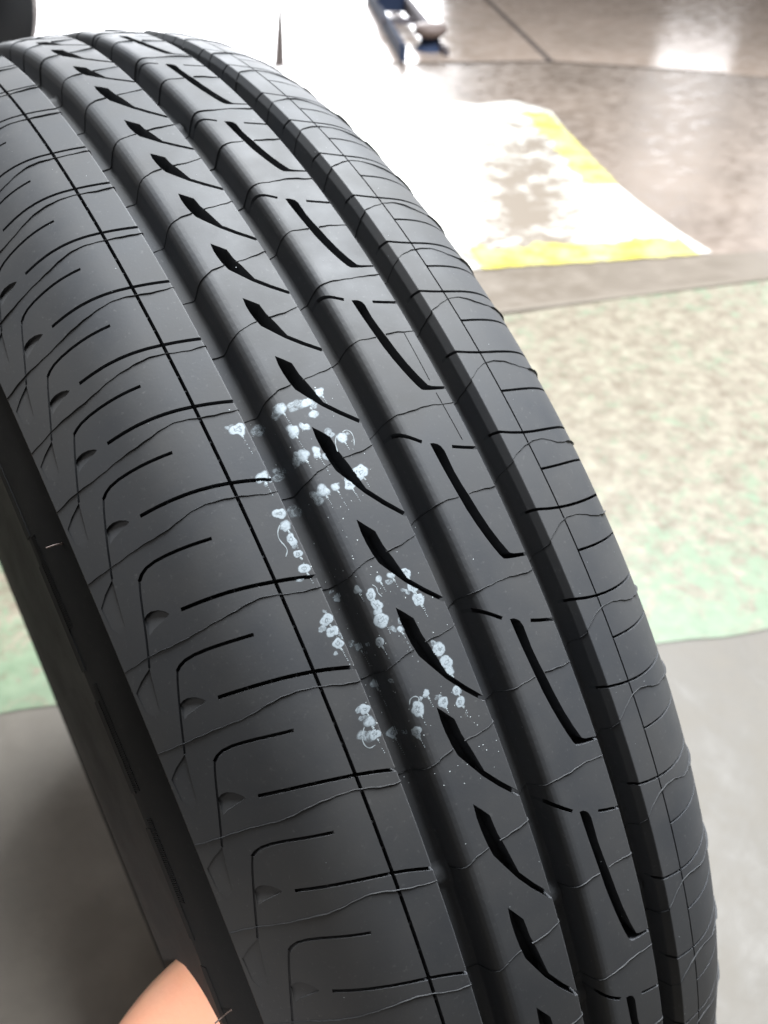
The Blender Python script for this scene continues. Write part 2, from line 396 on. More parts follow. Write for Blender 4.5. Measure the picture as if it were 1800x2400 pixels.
# centre rib
cuts = []
for n in NS:
    cuts.append((poly([(-20.6, -.125), (-19.1, -.04), (-17.55, .05), (-17.2, .22), (-16.3, .375), (-15.5, .55), (-15.05, .64), (-12, .812), (-8.5, .985), (-7.7, 1.02), (-7.85, 1.045), (-9.2, 1.022), (-12.9, .848), (-15.9, .68), (-18.2, .515), (-20, .38), (-20.55, .262), (-20.85, .13), (-20.9, .01)], 'C', n), D_(5.6)))
    cuts.append((poly([(-15.3, .60), (-14.9, .63), (-12, .80), (-7.6, 1.01), (-7.6, 1.06), (-12.4, .85), (-15.9, .68)], 'C', n), D_(3.2, None, True)))
build_rib('tread_rib', -29.2, -7.6, cuts, 'narrow rib with a row of slanting teardrop slots', (-8.6,))
# third rib
cuts = []
for n in NS:
    cuts.append((ribbon([(-2.6, .392), (-1.4, .405), (1.2, .492), (4.15, .59)], .95, 'M', n), D_(3.2))) if n % 2 else None
    cuts.append((ribbon([(11.6, .735), (14.5, .78), (18.6, .835)], .9, 'M', n), D_(3.2))) if n % 2 else None
    if n % 2:
        cuts.append((poly([(6.05, .63), (7.1, .638), (7.95, .66), (8.6, .69), (9.0, .745), (8.9, .98), (9.25, 1.14), (9.8, 1.30), (10.4, 1.50), (11.3, 1.71), (12.5, 1.90), (13.8, 2.05), (14.9, 2.075), (18.6, 2.118), (18.6, 2.15), (14.3, 2.115), (12.3, 2.095), (11.4, 2.08), (10.7, 2.03), (9.9, 1.93), (9.0, 1.79), (8.1, 1.62), (7.3, 1.42), (6.75, 1.17), (6.3, .93), (6.1, .75)], 'M', n), D_(5.8)))
build_rib('tread_rib', -2.4, 19.0, cuts, 'rib with long blade shaped slots and short side cuts', (18.3,))
# right shoulder rib
cuts = []
for n in NS:
    j_ = jit(.01)
    cuts.append((ribbon([(25.3, -.10 + j_), (26.4, -.10 + j_), (27.6, -.085 + j_), (31, -.03 + j_), (34.9, .01), (39, .032), (43, .045), (49, .055), (54.6, .055), (58.5, .06)], .80, 'R', n), D_(3.0)))
    cuts.append((ribbon([(35.2, .495), (39, .52), (43.2, .53), (50, .54), (57, .545)], .74, 'R', n), D_(2.6)))
    for uu in (38.5, 42.5, 46.5, 50.5):
        for b_, ss in ((.045, .02), (.53, .5)):
            if random.random() < .6: cuts.append((poly([(uu - .13, b_ - .045), (uu + .13, b_ - .045), (uu + .13, b_ + .045), (uu - .13, b_ + .045)], 'R', n), D_(.9, None, True)))
    cuts.append((ribbon([(35.2, -.02), (35.2, .25), (35.2, .5), (35.2, .75), (35.2, 1.0)], .50, 'R', n), D_(2.0)))
build_rib('tread_rib', 24.6, 68.4, cuts, 'rounded right shoulder rib with close cross cuts and a chamfered edge', (27.6, 25.8))

# groove floors with their wear bars
def strip(name, us, rs, mat, label=None, parent=tyre, nth=420, a0=math.pi, a1=-math.pi, smooth=True, mod=None):
    th = np.linspace(a0, a1, nth); U, TH = np.meshgrid(us, th); Rr = np.tile(np.asarray(rs, float), (nth, 1))
    if mod is not None: Rr = mod(U, TH, Rr)
    V = world(U.ravel(), Rr.ravel(), TH.ravel()); m = len(us)
    F = [[j * m + i, (j + 1) * m + i, (j + 1) * m + i + 1, j * m + i + 1] for j in range(nth - 1) for i in range(m - 1)]
    o = mesh_obj(name, V, F, mat, parent, smooth)
    if label: o['label'] = label
    return o
for u0, u1 in ((-33.75, -29.1), (-7.7, -2.3), (18.95, 24.7)):
    us = np.linspace(u0, u1, 10); strip('tread_groove', us, prof(us) - .02, M_GRV)
def bar(u0, u1, th, half=.012, h=1.1):
    us = np.linspace(u0, u1, 12); ths = th + half * np.linspace(-1, 1, 13)
    U, TH = np.meshgrid(us, ths)
    f = np.clip((1 - np.abs((TH - th) / half)) * 1.25, 0, 1); f = f * f * (3 - 2 * f)
    V = world(U.ravel(), (prof(U) + .0 - .03 + h * f).ravel(), TH.ravel())
    F = [[j * 12 + i, (j + 1) * 12 + i, (j + 1) * 12 + i + 1, j * 12 + i + 1] for j in range(12) for i in range(11)]
    mesh_obj('wear_bar', V, F, M_GRV, tyre, True)
for dth in (0, ): 
    bar(-33.4, -28.9, -.232); bar(-7.2, -2.4, -.300); bar(-7.2, -2.4, -.405); bar(19.6, 24.6, -.352)
    bar(-33.4, -28.9, .617); bar(-7.2, -2.4, .50); bar(-33.4, -28.9, .94); bar(19.6, 24.6, -.70); bar(-33.4, -28.9, -.62)

# ------------------------------------------------------------------ mould seams, one fin per pitch following the profile
SL = [(-78.7, .23), (-76.5, .205), (-73.3, .185), (-66.8, .175), (-59.5, .158), (-53.9, .115), (-49.3, .105), (-46.3, .13), (-43.6, .165), (-37.4, .25), (-35, .257)]
SCn = [(-30.6, .41), (-28.1, .39), (-25.3, .343), (-22.5, .302), (-20.6, .30), (-17.4, .286), (-12.5, .292), (-8.7, .266)]
SM = [(-5.5, .30), (-2.9, .27), (.75, .248), (3.6, .245), (6.9, .262), (11.6, .258), (18.0, .31)]
SR = [(24.5, .385), (28.0, .26), (31, .19), (33.5, .15), (36.0, .125), (41.5, .15), (46.5, .255), (52, .27), (57.6, .285), (62, .29), (64.9, .29), (66.5, .29)]
def in_cut(u, th, n):
    return False
for n in range(-5, 20):
    pts = []
    for tab, rib in ((SL, 'L'), (SCn, 'C'), (SM, 'M'), (SR, 'R')):
        for u, s in tab: pts.append((u, float(th_of(n + s + jit(.005), rib))))
    pts = np.array(pts)
    uu = np.unique(np.r_[np.arange(-78.8, 66.8, .8), GR[:, 0]])
    tt = np.interp(uu, pts[:, 0], pts[:, 1])
    tt = np.convolve(np.pad(tt, 4, mode='edge'), [.06, .1, .13, .14, .14, .14, .13, .1, .06], 'valid')
    ph1, ph2 = random.uniform(0, 6), random.uniform(0, 6)
    tt = tt + .0004 * np.sin(uu * .5 + ph1) + .00022 * np.sin(uu * 1.7 + ph2)
    up = np.clip((tt.mean() - .1) * 1.6, 0, 1)
    hgt = (.16 + .16 * up) * (1 + .45 * np.sin(uu * .37 + ph2)) + .05 + np.where(uu > 52, .35, 0)
    # gap where the fin would hang over a tear-drop or blade slot
    skip = np.zeros(len(uu), bool)
    skip |= (uu > -20.2) & (uu < -17.3)
    if (n % 2) == 0: skip |= (uu > 6.9) & (uu < 9.7)
    else: skip |= (uu > 10.5) & (uu < 13.5) & False
    hw = .00042 + .0003 * up
    ru = prof(uu); sl = slope(uu); nl_ = np.sqrt(1 + sl * sl); nu, nr = -sl / nl_, 1 / nl_
    V = []; 
    for dth, hh in ((-hw, -.05), (-hw * .15, hgt), (hw * .25, hgt), (hw, -.05)):
        hh = hh * np.ones_like(uu); V.append(world(uu + nu * hh, ru + nr * hh, tt + dth))
    V = np.concatenate(V); m = len(uu); F = []
    for q in range(3):
        for i in range(m - 1):
            if skip[i] or skip[i + 1]: continue
            F.append([q * m + i, (q + 1) * m + i, (q + 1) * m + i + 1, q * m + i + 1])
    for e in [i for i in range(m) if not skip[i]]:
        if e == 0 or skip[e - 1] or e == m - 1 or skip[min(m - 1, e + 1)]: F.append([e, m + e, 2 * m + e, 3 * m + e])
    mesh_obj('mould_seam', V, F, M_SEAM, tyre)
# two straight hairline seams on the third rib
for (ua, ta), (ub, tb) in (((14.94, .1178), (15.44, .0738)), ((15.3, .1776), (15.0, .1298))):
    uu = np.linspace(ua, ub, 16); tt = np.linspace(ta, tb, 16); ru = env(uu)
    V = np.concatenate([world(uu + a, ru + b, tt) for a, b in ((-.12, -.02), (0, .16), (.12, -.02))])
    mesh_obj('mould_seam', V, [[q * 16 + i, q * 16 + i + 1, (q + 1) * 16 + i + 1, (q + 1) * 16 + i] for q in range(2) for i in range(15)], M_SEAM, tyre)

# ------------------------------------------------------------------ sidewalls, beads, liner
left = [(-78.9, 290), (-79.0, 289.6), (-78.5, 289.0), (-77.8, 288.4), (-77.7, 286.9), (-78.6, 285.9), (-80.0, 284.5), (-83, 279.5), (-85.2, 275), (-86.3, 272.6), (-86.55, 271.6), (-86.3, 270.7), (-85.6, 269.5), (-85.2, 266), (-85.4, 258), (-86.2, 250), (-87.5, 240), (-89.6, 227), (-92.0, 214), (-93.6, 205), (-93.9, 199), (-93.2, 192), (-90.5, 185), (-86, 181), (-82, 178.5), (-78, 178), (-75, 180), (-73, 186), (-75, 200), (-76, 220), (-74, 250), (-68, 280), (-55, 298), (-25, 306), (0, 308)]
l = np.array(left)
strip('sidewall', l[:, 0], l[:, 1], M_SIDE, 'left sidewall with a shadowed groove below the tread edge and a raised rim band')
r_ = l.copy(); r_[:, 0] = -8 - r_[:, 0]
r_ = np.r_[[[68.35, 271.0]], [[69.5, 268], [71, 264]], r_[15:]]
r_ = r_[::-1]
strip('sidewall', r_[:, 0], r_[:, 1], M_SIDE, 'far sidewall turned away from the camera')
# raised rim of the sidewall band, in long sections, and the fine serrations beside it
def raised(u_a, u_b, r_a, r_b, h, t0, t1, name, n=40):
    th = np.linspace(t0, t1, n); us = np.array([u_a, u_a, u_b, u_b]); rs = np.array([r_a, r_a, r_b, r_b]); dx = np.array([.2, -h, -h, .2])
    V = np.concatenate([world(us[q] + dx[q], rs[q] + 0 * th, th) for q in range(4)])
    F = [[q * n + i, q * n + i + 1, (q + 1) * n + i + 1, (q + 1) * n + i] for q in range(3) for i in range(n - 1)] + [[0, n, 2 * n, 3 * n], [n - 1, 4 * n - 1, 3 * n - 1, 2 * n - 1]]
    return mesh_obj(name, V, F, M_SIDE, tyre)
for t0, t1 in ((.60, .170), (.140, .031), (.001, -.090), (-.125, -.24), (-.27, -.42)): raised(-85.7, -86.5, 274.0, 271.8, .25, t0, t1, 'rim_ridge')
for a0, a1 in ((.168, .073), (.016, -.088), (-.115, -.20)):
    V = []; F = []; th = a0
    while th > a1:
        for dt in (0, -.0009):
            for u_, r_q in ((-85.7, 273.9), (-84.75, 275.8)):
                for h in (-.1, .28): V.append(world(u_ - h, r_q + h * .4, th + dt))
        b = len(V) - 8
        F += [[b + 1, b + 3, b + 7, b + 5], [b, b + 1, b + 3, b + 2], [b + 4, b + 6, b + 7, b + 5], [b, b + 4, b + 5, b + 1], [b + 2, b + 3, b + 7, b + 6]]
        th -= .0021
    tag(mesh_obj('serration', V, F, M_SIDE, tyre), kind='stuff')
# vent hairs
def hair(u, r, th, d, ln=.0045, rad=.00022):
    p = world(u, r, th); d = np.array(d, float); d /= np.linalg.norm(d); a = np.cross(d, [0, 0, 1]); a /= np.linalg.norm(a); b = np.cross(d, a)
    V = []; F = []
    for k_, (f, rr_) in enumerate(((-.1, 1.9), (.12, 1.0), (.5, .9), (1.0, .8))):
        for q in range(8):
            an = q * math.pi / 4; V.append(p + d * ln * f + (a * math.cos(an) + b * math.sin(an)) * rad * rr_ + np.array([0, 0, -.0005]) * f * f)
        if k_:
            for q in range(8): F.append([(k_ - 1) * 8 + q, (k_ - 1) * 8 + (q + 1) % 8, k_ * 8 + (q + 1) % 8, k_ * 8 + q])
    F.append([24 + q for q in range(8)]); mesh_obj('rubber_hair', V, F, M_PAD, tyre, True)
hair(-80.2, 284.2, .140, (-1, -.15, .35), .0036); hair(-84.0, 277.4, -.313, (-1, -.2, .3), .0044)

# ------------------------------------------------------------------ white marking dots
DOTS = [(-25.43, 0.1471, 1.36, 'd'), (-26.99, 0.1444, 1.12, 'f'), (-22.02, 0.1448, 1.35, 'f'), (-18.83, 0.1441, 1.33, 'd'), (-14.72, 0.1487, 1.08, 'd'), (-18.68, 0.1334, 1.05, 'd'), (-36.85, 0.1436, 1.55, 'r'), (-30.12, 0.1453, 1.46, 'f'), (-22.15, 0.1265, 1.04, 'd'), (-25.17, 0.1266, 1.47, 'd'), (-17.37, 0.115, 0.98, 'f'), (-14.91, 0.1081, 1.23, 'd'), (-25.59, 0.1062, 1.43, 'd'), (-22.33, 0.1047, 1.15, 'd'), (-27.3, 0.1037, 1.19, 'f'), (-20.1, 0.0973, 1.08, 'f'), (-30.31, 0.1052, 1.46, 'f'), (-36.65, 0.1023, 1.36, 'd'), (-14.51, 0.0781, 1.67, 'r'), (-21.9, 0.0744, 0.95, 'd'), (-18.38, 0.0722, 1.25, 'r'), (-25.0, 0.0755, 1.43, 'd'), (-26.85, 0.0725, 1.34, 'f'), (-30.78, 0.0732, 1.38, 'f'), (-36.58, 0.0719, 1.28, 'r'), (-36.54, 0.0619, 1.21, 'd'), (-36.54, 0.0507, 1.14, 'r'), (-36.51, 0.0394, 0.89, 'r'), (-36.57, 0.0277, 1.14, 'r'), (-21.63, -0.0011, 0.76, 'd'), (-18.51, -0.0025, 0.8, 'd'), (-14.87, -0.0055, 1.12, 'r'), (-14.75, -0.0171, 1.19, 'r'), (-14.64, -0.0268, 1.35, 'r'), (-27.1, -0.0021, 0.95, 'd'), (-29.97, -0.0013, 0.99, 'd'), (-24.82, -0.0093, 1.18, 'r'), (-24.5, -0.0183, 1.25, 'r'), (-24.93, -0.0224, 0.87, 'd'), (-25.01, -0.0293, 1.62, 'r'), (-36.54, -0.0126, 1.3, 'r'), (-36.45, -0.0221, 1.24, 'r'), (-36.33, -0.0316, 1.12, 'r'), (-29.82, -0.0421, 0.96, 'd'), (-28.54, -0.0427, 0.61, 'f'), (-27.07, -0.0435, 1.05, 'r'), (-21.68, -0.041, 0.7, 'd'), (-19.96, -0.0408, 0.9, 'f'), (-14.77, -0.0666, 1.5, 'r'), (-14.24, -0.0775, 1.47, 'r'), (-14.28, -0.0846, 1.14, 'd'), (-14.45, -0.0998, 1.0, 'r'), (-14.61, -0.1086, 1.11, 'r'), (-18.67, -0.1032, 1.21, 'r'), (-21.76, -0.0916, 0.83, 'd'), (-24.94, -0.0993, 1.52, 'r'), (-29.69, -0.0731, 1.06, 'd'), (-36.45, -0.0823, 1.13, 'r'), (-36.45, -0.0922, 1.19, 'd'), (-36.41, -0.1021, 1.13, 'r'), (-38.47, -0.1002, 1.3, 'f'), (-30.09, -0.1127, 1.31, 'r'), (-28.41, -0.1135, 0.77, 'f'), (-27.03, -0.1147, 1.25, 'r')]
def pt_in(P, x, y):
    c = False; j = len(P) - 1
    for i in range(len(P)):
        if (P[i][1] > y) != (P[j][1] > y) and x < (P[j][0] - P[i][0]) * (y - P[i][1]) / (P[j][1] - P[i][1]) + P[i][0]: c = not c
        j = i
    return c
HOLES = []
for n in range(5, 12):
    HOLES.append(poly([(-20.6, -.125), (-19.1, -.04), (-17.55, .05), (-17.2, .22), (-16.3, .375), (-15.5, .55), (-15.05, .64), (-12, .812), (-8.5, .985), (-7.7, 1.02), (-7.85, 1.045), (-9.2, 1.022), (-12.9, .848), (-15.9, .68), (-18.2, .515), (-20, .38), (-20.55, .262), (-20.85, .13), (-20.9, .01)], 'C', n))
    HOLES.append(ribbon([(-34.0, .15), (-35.2, .135), (-37.5, .092), (-40.6, .053)], .8, 'L', n))
def drape(u, th, h):
    sl = slope(u); nl_ = np.sqrt(1 + sl * sl); return world(u - sl / nl_ * h, prof(u) + h / nl_, th)
# arc length along the profile, so that a dot keeps its size on a groove wall
ARC = np.r_[0, np.cumsum(np.hypot(np.diff(UU), np.diff(PROF)))]
def disc_mesh(u, th, rad, rings=6, seg=30, irr=.12, h=.03, seed=0, sx=1.0):
    rs = np.random.default_rng(seed); a = np.linspace(0, 2 * math.pi, seg, endpoint=False)
    w_ = 1 + irr * sum(rs.normal() / (q + 1) * np.sin((q + 2) * a + rs.uniform(0, 6)) for q in range(6))
    l0 = np.interp(u, UU, ARC); P = [(l0, th * 320, 0, 0)]
    for k_ in range(1, rings + 1):
        f = k_ / rings
        for q in range(seg): P.append((l0 + rad * sx * f * w_[q] * math.cos(a[q]), th * 320 + rad * f * w_[q] * math.sin(a[q]), f, a[q]))
    P = np.array(P); U = np.interp(P[:, 0], ARC, UU)
    hh = h * (1 - P[:, 2] ** 4 * .75)
    F = [[0, 1 + q, 1 + (q + 1) % seg] for q in range(seg)]
    for k_ in range(rings - 1):
        b = 1 + k_ * seg
        for q in range(seg): F.append([b + q, b + seg + q, b + seg + (q + 1) % seg, b + (q + 1) % seg])
    F = [f for f in F if not any(pt_in(H, float(np.mean(U[f])), float(np.mean(P[f, 1]))) for H in HOLES)]
    return drape(U, P[:, 1] / 320, hh), F, P
for i, (u, th, rad, kd) in enumerate(DOTS):
    V, F, P = disc_mesh(u, th, rad * 1.16, seed=i, irr={'d': .15, 'r': .14, 'f': .24}[kd], sx=1.25 if kd == 'f' else 1)
    if not F: continue
    o = mesh_obj('paint_dot', V, F, M_PAINT[kd], tyre, True)
    uvl = o.data.uv_layers.new(name='UVMap')
    for lp in o.data.loops: uvl.data[lp.index].uv = (P[lp.vertex_index, 2], P[lp.vertex_index, 3] / 6.3)
    if random.random() < .8 and kd != 'f':                # the run below the dot: a short tail, then beads
        V = []; F = []; t_ = th - rad * .9 / 320; uu_ = u + .1; seg = 7
        nb = random.randint(5, 11); rb = .22
        for b_ in range(nb):
            if b_ > 1 and random.random() < .15: t_ -= .55 / 320; continue
            rb = (.26 if b_ < 2 else .13) * random.uniform(.75, 1.2); t_ -= (.34 if b_ < 2 else random.uniform(.4, .62)) / 320; uu_ += .055 + jit(.03)
            Vd, Fd, _ = disc_mesh(uu_, t_, rb, 2, seg, .1, .05, 1000 + i * 20 + b_)
            bb = len(V); V += list(Vd); F += [[bb + q for q in f] for f in Fd]
        if F: mesh_obj('paint_run', V, F, M_BEAD, o)
for i in range(46):                                   # thin overspray beside the dots
    u, th, rad, kd = DOTS[random.randrange(len(DOTS))]; u += jit(2.0); th += jit(.006)
    V, F, P = disc_mesh(u, th, random.uniform(.4, .9), 5, 20, .25, .02, 300 + i, 1.2)
    if not F: continue
    o = mesh_obj('paint_smudge', V, F, M_PAINT['f'], tyre, True); uvl = o.data.uv_layers.new(name='UVMap')
    for lp in o.data.loops: uvl.data[lp.index].uv = (P[lp.vertex_index, 2], P[lp.vertex_index, 3] / 6.3)
# smears that join some dots, curled thin strands
def strand(pts, wd, mat, parent=tyre):
    P = np.array(pts, float); tt = np.linspace(0, 1, len(P)); t2 = np.linspace(0, 1, 26)
    u = np.interp(t2, tt, P[:, 0]); y = np.interp(t2, tt, P[:, 1]) * 320
    for _ in range(4): u[1:-1] = (u[:-2] + u[2:]) / 2; y[1:-1] = (y[:-2] + y[2:]) / 2
    du, dy = np.gradient(u), np.gradient(y); ll = np.hypot(du, dy) + 1e-9; w_ = wd / 2 * (1 + .35 * np.sin(t2 * 17))
    V = np.r_[drape(u - dy / ll * w_, (y + du / ll * w_) / 320, .05), drape(u + dy / ll * w_, (y - du / ll * w_) / 320, .05)]
    return mesh_obj('paint_strand', V, [[i, i + 1, 26 + i + 1, 26 + i] for i in range(25)], mat, parent)
strand([(-37.6, .064), (-38.9, .060), (-39.2, .054), (-38.6, .050), (-38.2, .045), (-38.9, .0425), (-39.3, .041)], .22, M_BEAD)
strand([(-14.2, .112), (-12.9, .113), (-12.0, .109), (-12.3, .103), (-13.0, .099)], .18, M_BEAD)
strand([(-17.5, .099), (-17.2, .105), (-16.3, .1105), (-15.6, .109)], .2, M_BEAD)
strand([(-23.6, -.003), (-22.9, -.006), (-23.2, -.010), (-22.6, -.014)], .18, M_BEAD)
strand([(-38.0, -.094), (-39.4, -.099), (-39.6, -.106), (-38.6, -.110), (-37.2, -.109)], .2, M_BEAD)
strand([(-24.3, -.0955), (-23.7, -.092), (-24.5, -.0895), (-25.8, -.090), (-26.3, -.094)], .22, M_BEAD)
# fine spatter round the marking and dust specks over the whole tread
V = []; F = []
for q in range(330):
    if q < 150: u = random.uniform(-36, -9.5); th = random.uniform(-.17, .17); rad = random.choice((.09, .1, .12, .16))
    else: u = random.uniform(-74, 60); th = random.uniform(-.75, .95); rad = random.choice((.07, .08, .1, .13))
    if any(pt_in(H, u, th * 320) for H in HOLES): continue
    Vd, Fd, _ = disc_mesh(u, th, rad, 1, 6, .2, .06, 5000 + q); b = len(V); V += list(Vd); F += [[b + i for i in f] for f in Fd]
tag(mesh_obj('paint_spatter', V, F, M_SPECK, tyre), kind='stuff')

# ------------------------------------------------------------------ floor
def sheet(name, pts, z, mat, uv=None, kind='structure', thick=None, **kw):
    V = [(p[0], p[1], z) for p in pts]; F = [list(range(len(pts)))]
    n = len(pts)
    area2 = sum(pts[i][0] * pts[(i + 1) % n][1] - pts[(i + 1) % n][0] * pts[i][1] for i in range(n))
    if area2 < 0: V = V[::-1]
    o = mesh_obj(name, V, F, mat)
    if uv is not None:
        l_ = o.data.uv_layers.new(name='UVMap')
        for lp in o.data.loops: l_.data[lp.index].uv = uv(*o.data.vertices[lp.vertex_index].co[:2])
    tag(o, kind=kind, **kw); return o
px = lambda *q: [tuple(floor_at(x, y)[:2]) for x, y in q]
sheet('floor', [(-14, -10), (18, -10), (18, 22), (-14, 22)], 0, M_CONC)
jh0, jh1 = px((600, 155), (1290, 145)); jd = px((1800, 182))[0]
sheet('floor_slab', [jh0, jh1, jd, (12, -2), (16, 20), (-6, 20), (-3, 4.2)], .001, M_GLOSS)
# dull strip under the tyre, its far edge along the painted lane
e0, e1 = np.array(px((0, 1677))[0]), np.array(px((1800, 1475))[0]); dv = (e1 - e0) / np.linalg.norm(e1 - e0)
k0, k1 = np.array(px((1130, 745))[0]), np.array(px((1800, 660))[0]); dk = (k1 - k0) / np.linalg.norm(k1 - k0)
far = lambda p, d, t: tuple(p + d * t)
def wavy(a, b, n, amp, seed):
    rs = np.random.default_rng(seed); a = np.array(a); b = np.array(b); d = (b - a) / np.linalg.norm(b - a); nn = np.array([-d[1], d[0]])
    t_ = np.linspace(0, 1, n); o_ = np.convolve(rs.normal(size=n), [.25, .5, .25], 'same') * amp; return [tuple(a + (b - a) * t_[i] + nn * o_[i]) for i in range(n)]
near_edge = wavy(far(e0, dv, -4), far(e1, dv, 4), 260, .006, 1)
sheet('floor_apron', near_edge + [far(e1, dv + np.array([-.3, -1.2]), 4), far(e0, dv * -1 + np.array([-.3, -1.2]), 4)], .001, M_CONC2)
# the painted lane
sheet('painted_lane', near_edge + wavy(far(k1, dk, 4), far(k0, dk, -4), 200, .003, 2), .002, M_GREEN)
# pale concrete band with a dark joint
wb = px((870, 648), (1660, 598)); w0, w1 = np.array(wb[0]), np.array(wb[1]); dw = (w1 - w0) / np.linalg.norm(w1 - w0)
sheet('concrete_band', [far(k0, dk, -3), far(k1, dk, .95), far(w1, dw, .95), far(w0, dw, -3)], .001, M_BAND)
nk = np.array([-dk[1], dk[0]])
def joint(a, b, wd, name='floor_joint', z=.008, wd2=None, mat=None):
    a = np.array(a); b = np.array(b); d = (b - a) / np.linalg.norm(b - a); n = np.array([-d[1], d[0]]); w2 = wd2 or wd
    sheet(name, [tuple(a + n * wd / 2), tuple(a - n * wd / 2), tuple(b - n * w2 / 2), tuple(b + n * w2 / 2)], z, mat or M_JOINT)
joint(far(k0 + nk * .011, dk, -4), far(k1 + nk * .011, dk, 4), .014, z=.003, mat=M_EDGE)
# worn white patch with its yellow border
P = px((560, 255), (720, 240), (860, 248), (1000, 236), (1120, 246), (1205, 238), (1290, 262), (1400, 395), (1500, 480), (1590, 545), (1668, 594), (1400, 612), (1130, 632), (860, 648), (500, 640))
cw = np.array(px((1180, 430))[0]); ce = np.array(px((1090, 430))[0]); dd_ = (ce - cw); L2 = dd_ @ dd_
patch = sheet('white_floor_paint', P, .0075, M_WHITE, uv=lambda x, y: (0, 0))
# finer mesh so that the wear can change across it
def grid_patch(P, z, mat, f, name):
    P = np.array(P)
    if np.sum(P[:, 0] * np.roll(P[:, 1], -1) - np.roll(P[:, 0], -1) * P[:, 1]) < 0: P = P[::-1]
    mn, mx = P.min(0), P.max(0); n = 46; V = []; F = []; idx = {}
    xs = np.linspace(mn[0], mx[0], n); ys = np.linspace(mn[1], mx[1], n)
    m_ = len(P)
    ov, oe, of, _, _, _ = delaunay_2d_cdt([Vector((float(x), float(y))) for x in xs for y in ys] + [Vector((float(p[0]), float(p[1]))) for p in P], [(n * n + i, n * n + (i + 1) % m_) for i in range(m_)], [], 0, 1e-5)
    F = [list(q) for q in of if pt_in(P, sum(ov[v].x for v in q) / 3, sum(ov[v].y for v in q) / 3)]
    o = mesh_obj(name, [(v.x, v.y, z) for v in ov], F, mat)
    l_ = o.data.uv_layers.new(name='UVMap')
    for lp in o.data.loops: l_.data[lp.index].uv = (f(np.array(o.data.vertices[lp.vertex_index].co[:2])), 0)
    tag(o, kind='structure'); return o
bpy.data.objects.remove(patch)
wc = np.array(px((1235, 470))[0])
def wearf(p):
    x_ = np.array([p[0], p[1], 0]) - CAM; c = CM.T @ x_; X = 900 + FPX * c[0] / -c[2]; Y = 1200 - FPX * c[1] / -c[2]
    d = math.hypot((X - 1235) / 105, (Y - 450) / 210)      # worn centre of the marking
    return -.30 + .45 * min(1.6, d) if d < 1.6 else .42
# wear measured on the floor itself round the worn centre
ax1 = np.array(px((1340, 470))[0]) - wc; ax2 = np.array(px((1235, 300))[0]) - wc
Mi = np.linalg.inv(np.c_[ax1, ax2])
def wearf(p):
    a, b = Mi @ (p - wc); d = math.hypot(a, b); return .36 - .27 * min(2.4, d)
grid_patch(P, .002, M_WHITE, wearf, 'white_floor_paint')
def band(a, b, wd, name, seed, z=.003):
    E1 = wavy(a, b, 50, abs(wd) * .03, seed); a = np.array(a); b = np.array(b); d = (b - a) / np.linalg.norm(b - a); n = np.array([-d[1], d[0]]) * wd
    E2 = wavy(tuple(b + n), tuple(a + n), 50, abs(wd) * .16, seed + 9); sheet(name, E1 + E2, z, M_YEL)
q = px((1640, 600), (1130, 633), (1448, 435), (1285, 265)); band(q[0], q[1], -.09, 'yellow_line', 3); band(q[2], q[3], .075, 'yellow_line', 4)
# joints between the slabs
J = lambda a, b, wd, wd2=None: joint(px(a)[0], px(b)[0], wd, z=.0022, wd2=wd2)
J((655, 152), (657, 25), .036, .022); J((600, 155), (1290, 145), .016); J((1290, 145), (1700, 172), .012); J((1120, -20), (1292, 146), .022); J((235, 58), (330, -22), .018)

# ------------------------------------------------------------------ lift arm on the floor
lift = tag(empty('lift_arm', tuple(floor_at(1000, 110))), 'dark blue lift arm with a round rubber pad at its end, at the top', 'lift arm')
def box(name, c, ax, ay, az, sx, sy, sz, mat, parent, bev=.004):
    bm = bmesh.new(); bmesh.ops.create_cube(bm, size=1)
    for v in bm.verts: v.co = Vector(tuple(c)) + Vector(tuple(ax)) * v.co.x * sx + Vector(tuple(ay)) * v.co.y * sy + Vector(tuple(az)) * v.co.z * sz
    bmesh.ops.bevel(bm, geom=bm.edges[:] + bm.verts[:], offset=bev, segments=2, affect='EDGES')
    me = bpy.data.meshes.new(name); bm.to_mesh(me); bm.free(); me.materials.append(mat)
    o = bpy.data.objects.new(name, me); col.objects.link(o); o.parent = parent; o.matrix_parent_inverse = Matrix.Translation(-parent.location); return o
a0, a1 = floor_at(878, 8, .03), floor_at(945, 124, .03); b0, b1 = floor_at(942, -4, .05), floor_at(1010, 84, .05)
for (p, q_, wd, hh, mt) in ((a0, a1, .014, .045, M_STEEL), (b0, b1, .026, .045, M_STEEL2)):
    d = q_ - p; ln = np.linalg.norm(d); d /= ln; sd = np.cross([0, 0, 1], d); sd /= np.linalg.norm(sd); up = np.cross(d, sd)
    p2 = p - d * .35; c = (p2 + q_) / 2; box('rail', c, d, sd, up, ln + .35, wd, hh, mt, lift)
d = a1 - a0; d /= np.linalg.norm(d); sd = np.cross([0, 0, 1], d); sd /= np.linalg.norm(sd)
for f, wd in ((.52, .022),):
    c = (a0 + (a1 - a0) * f + b0 + (b1 - b0) * f) / 2; g_ = np.linalg.norm((b0 + (b1 - b0) * f) - (a0 + (a1 - a0) * f))
    box('cross_plate', c, d, sd, np.array([0, 0, 1.]), wd, g_, .012, M_STEEL2, lift)
pc = floor_at(1007, 118)
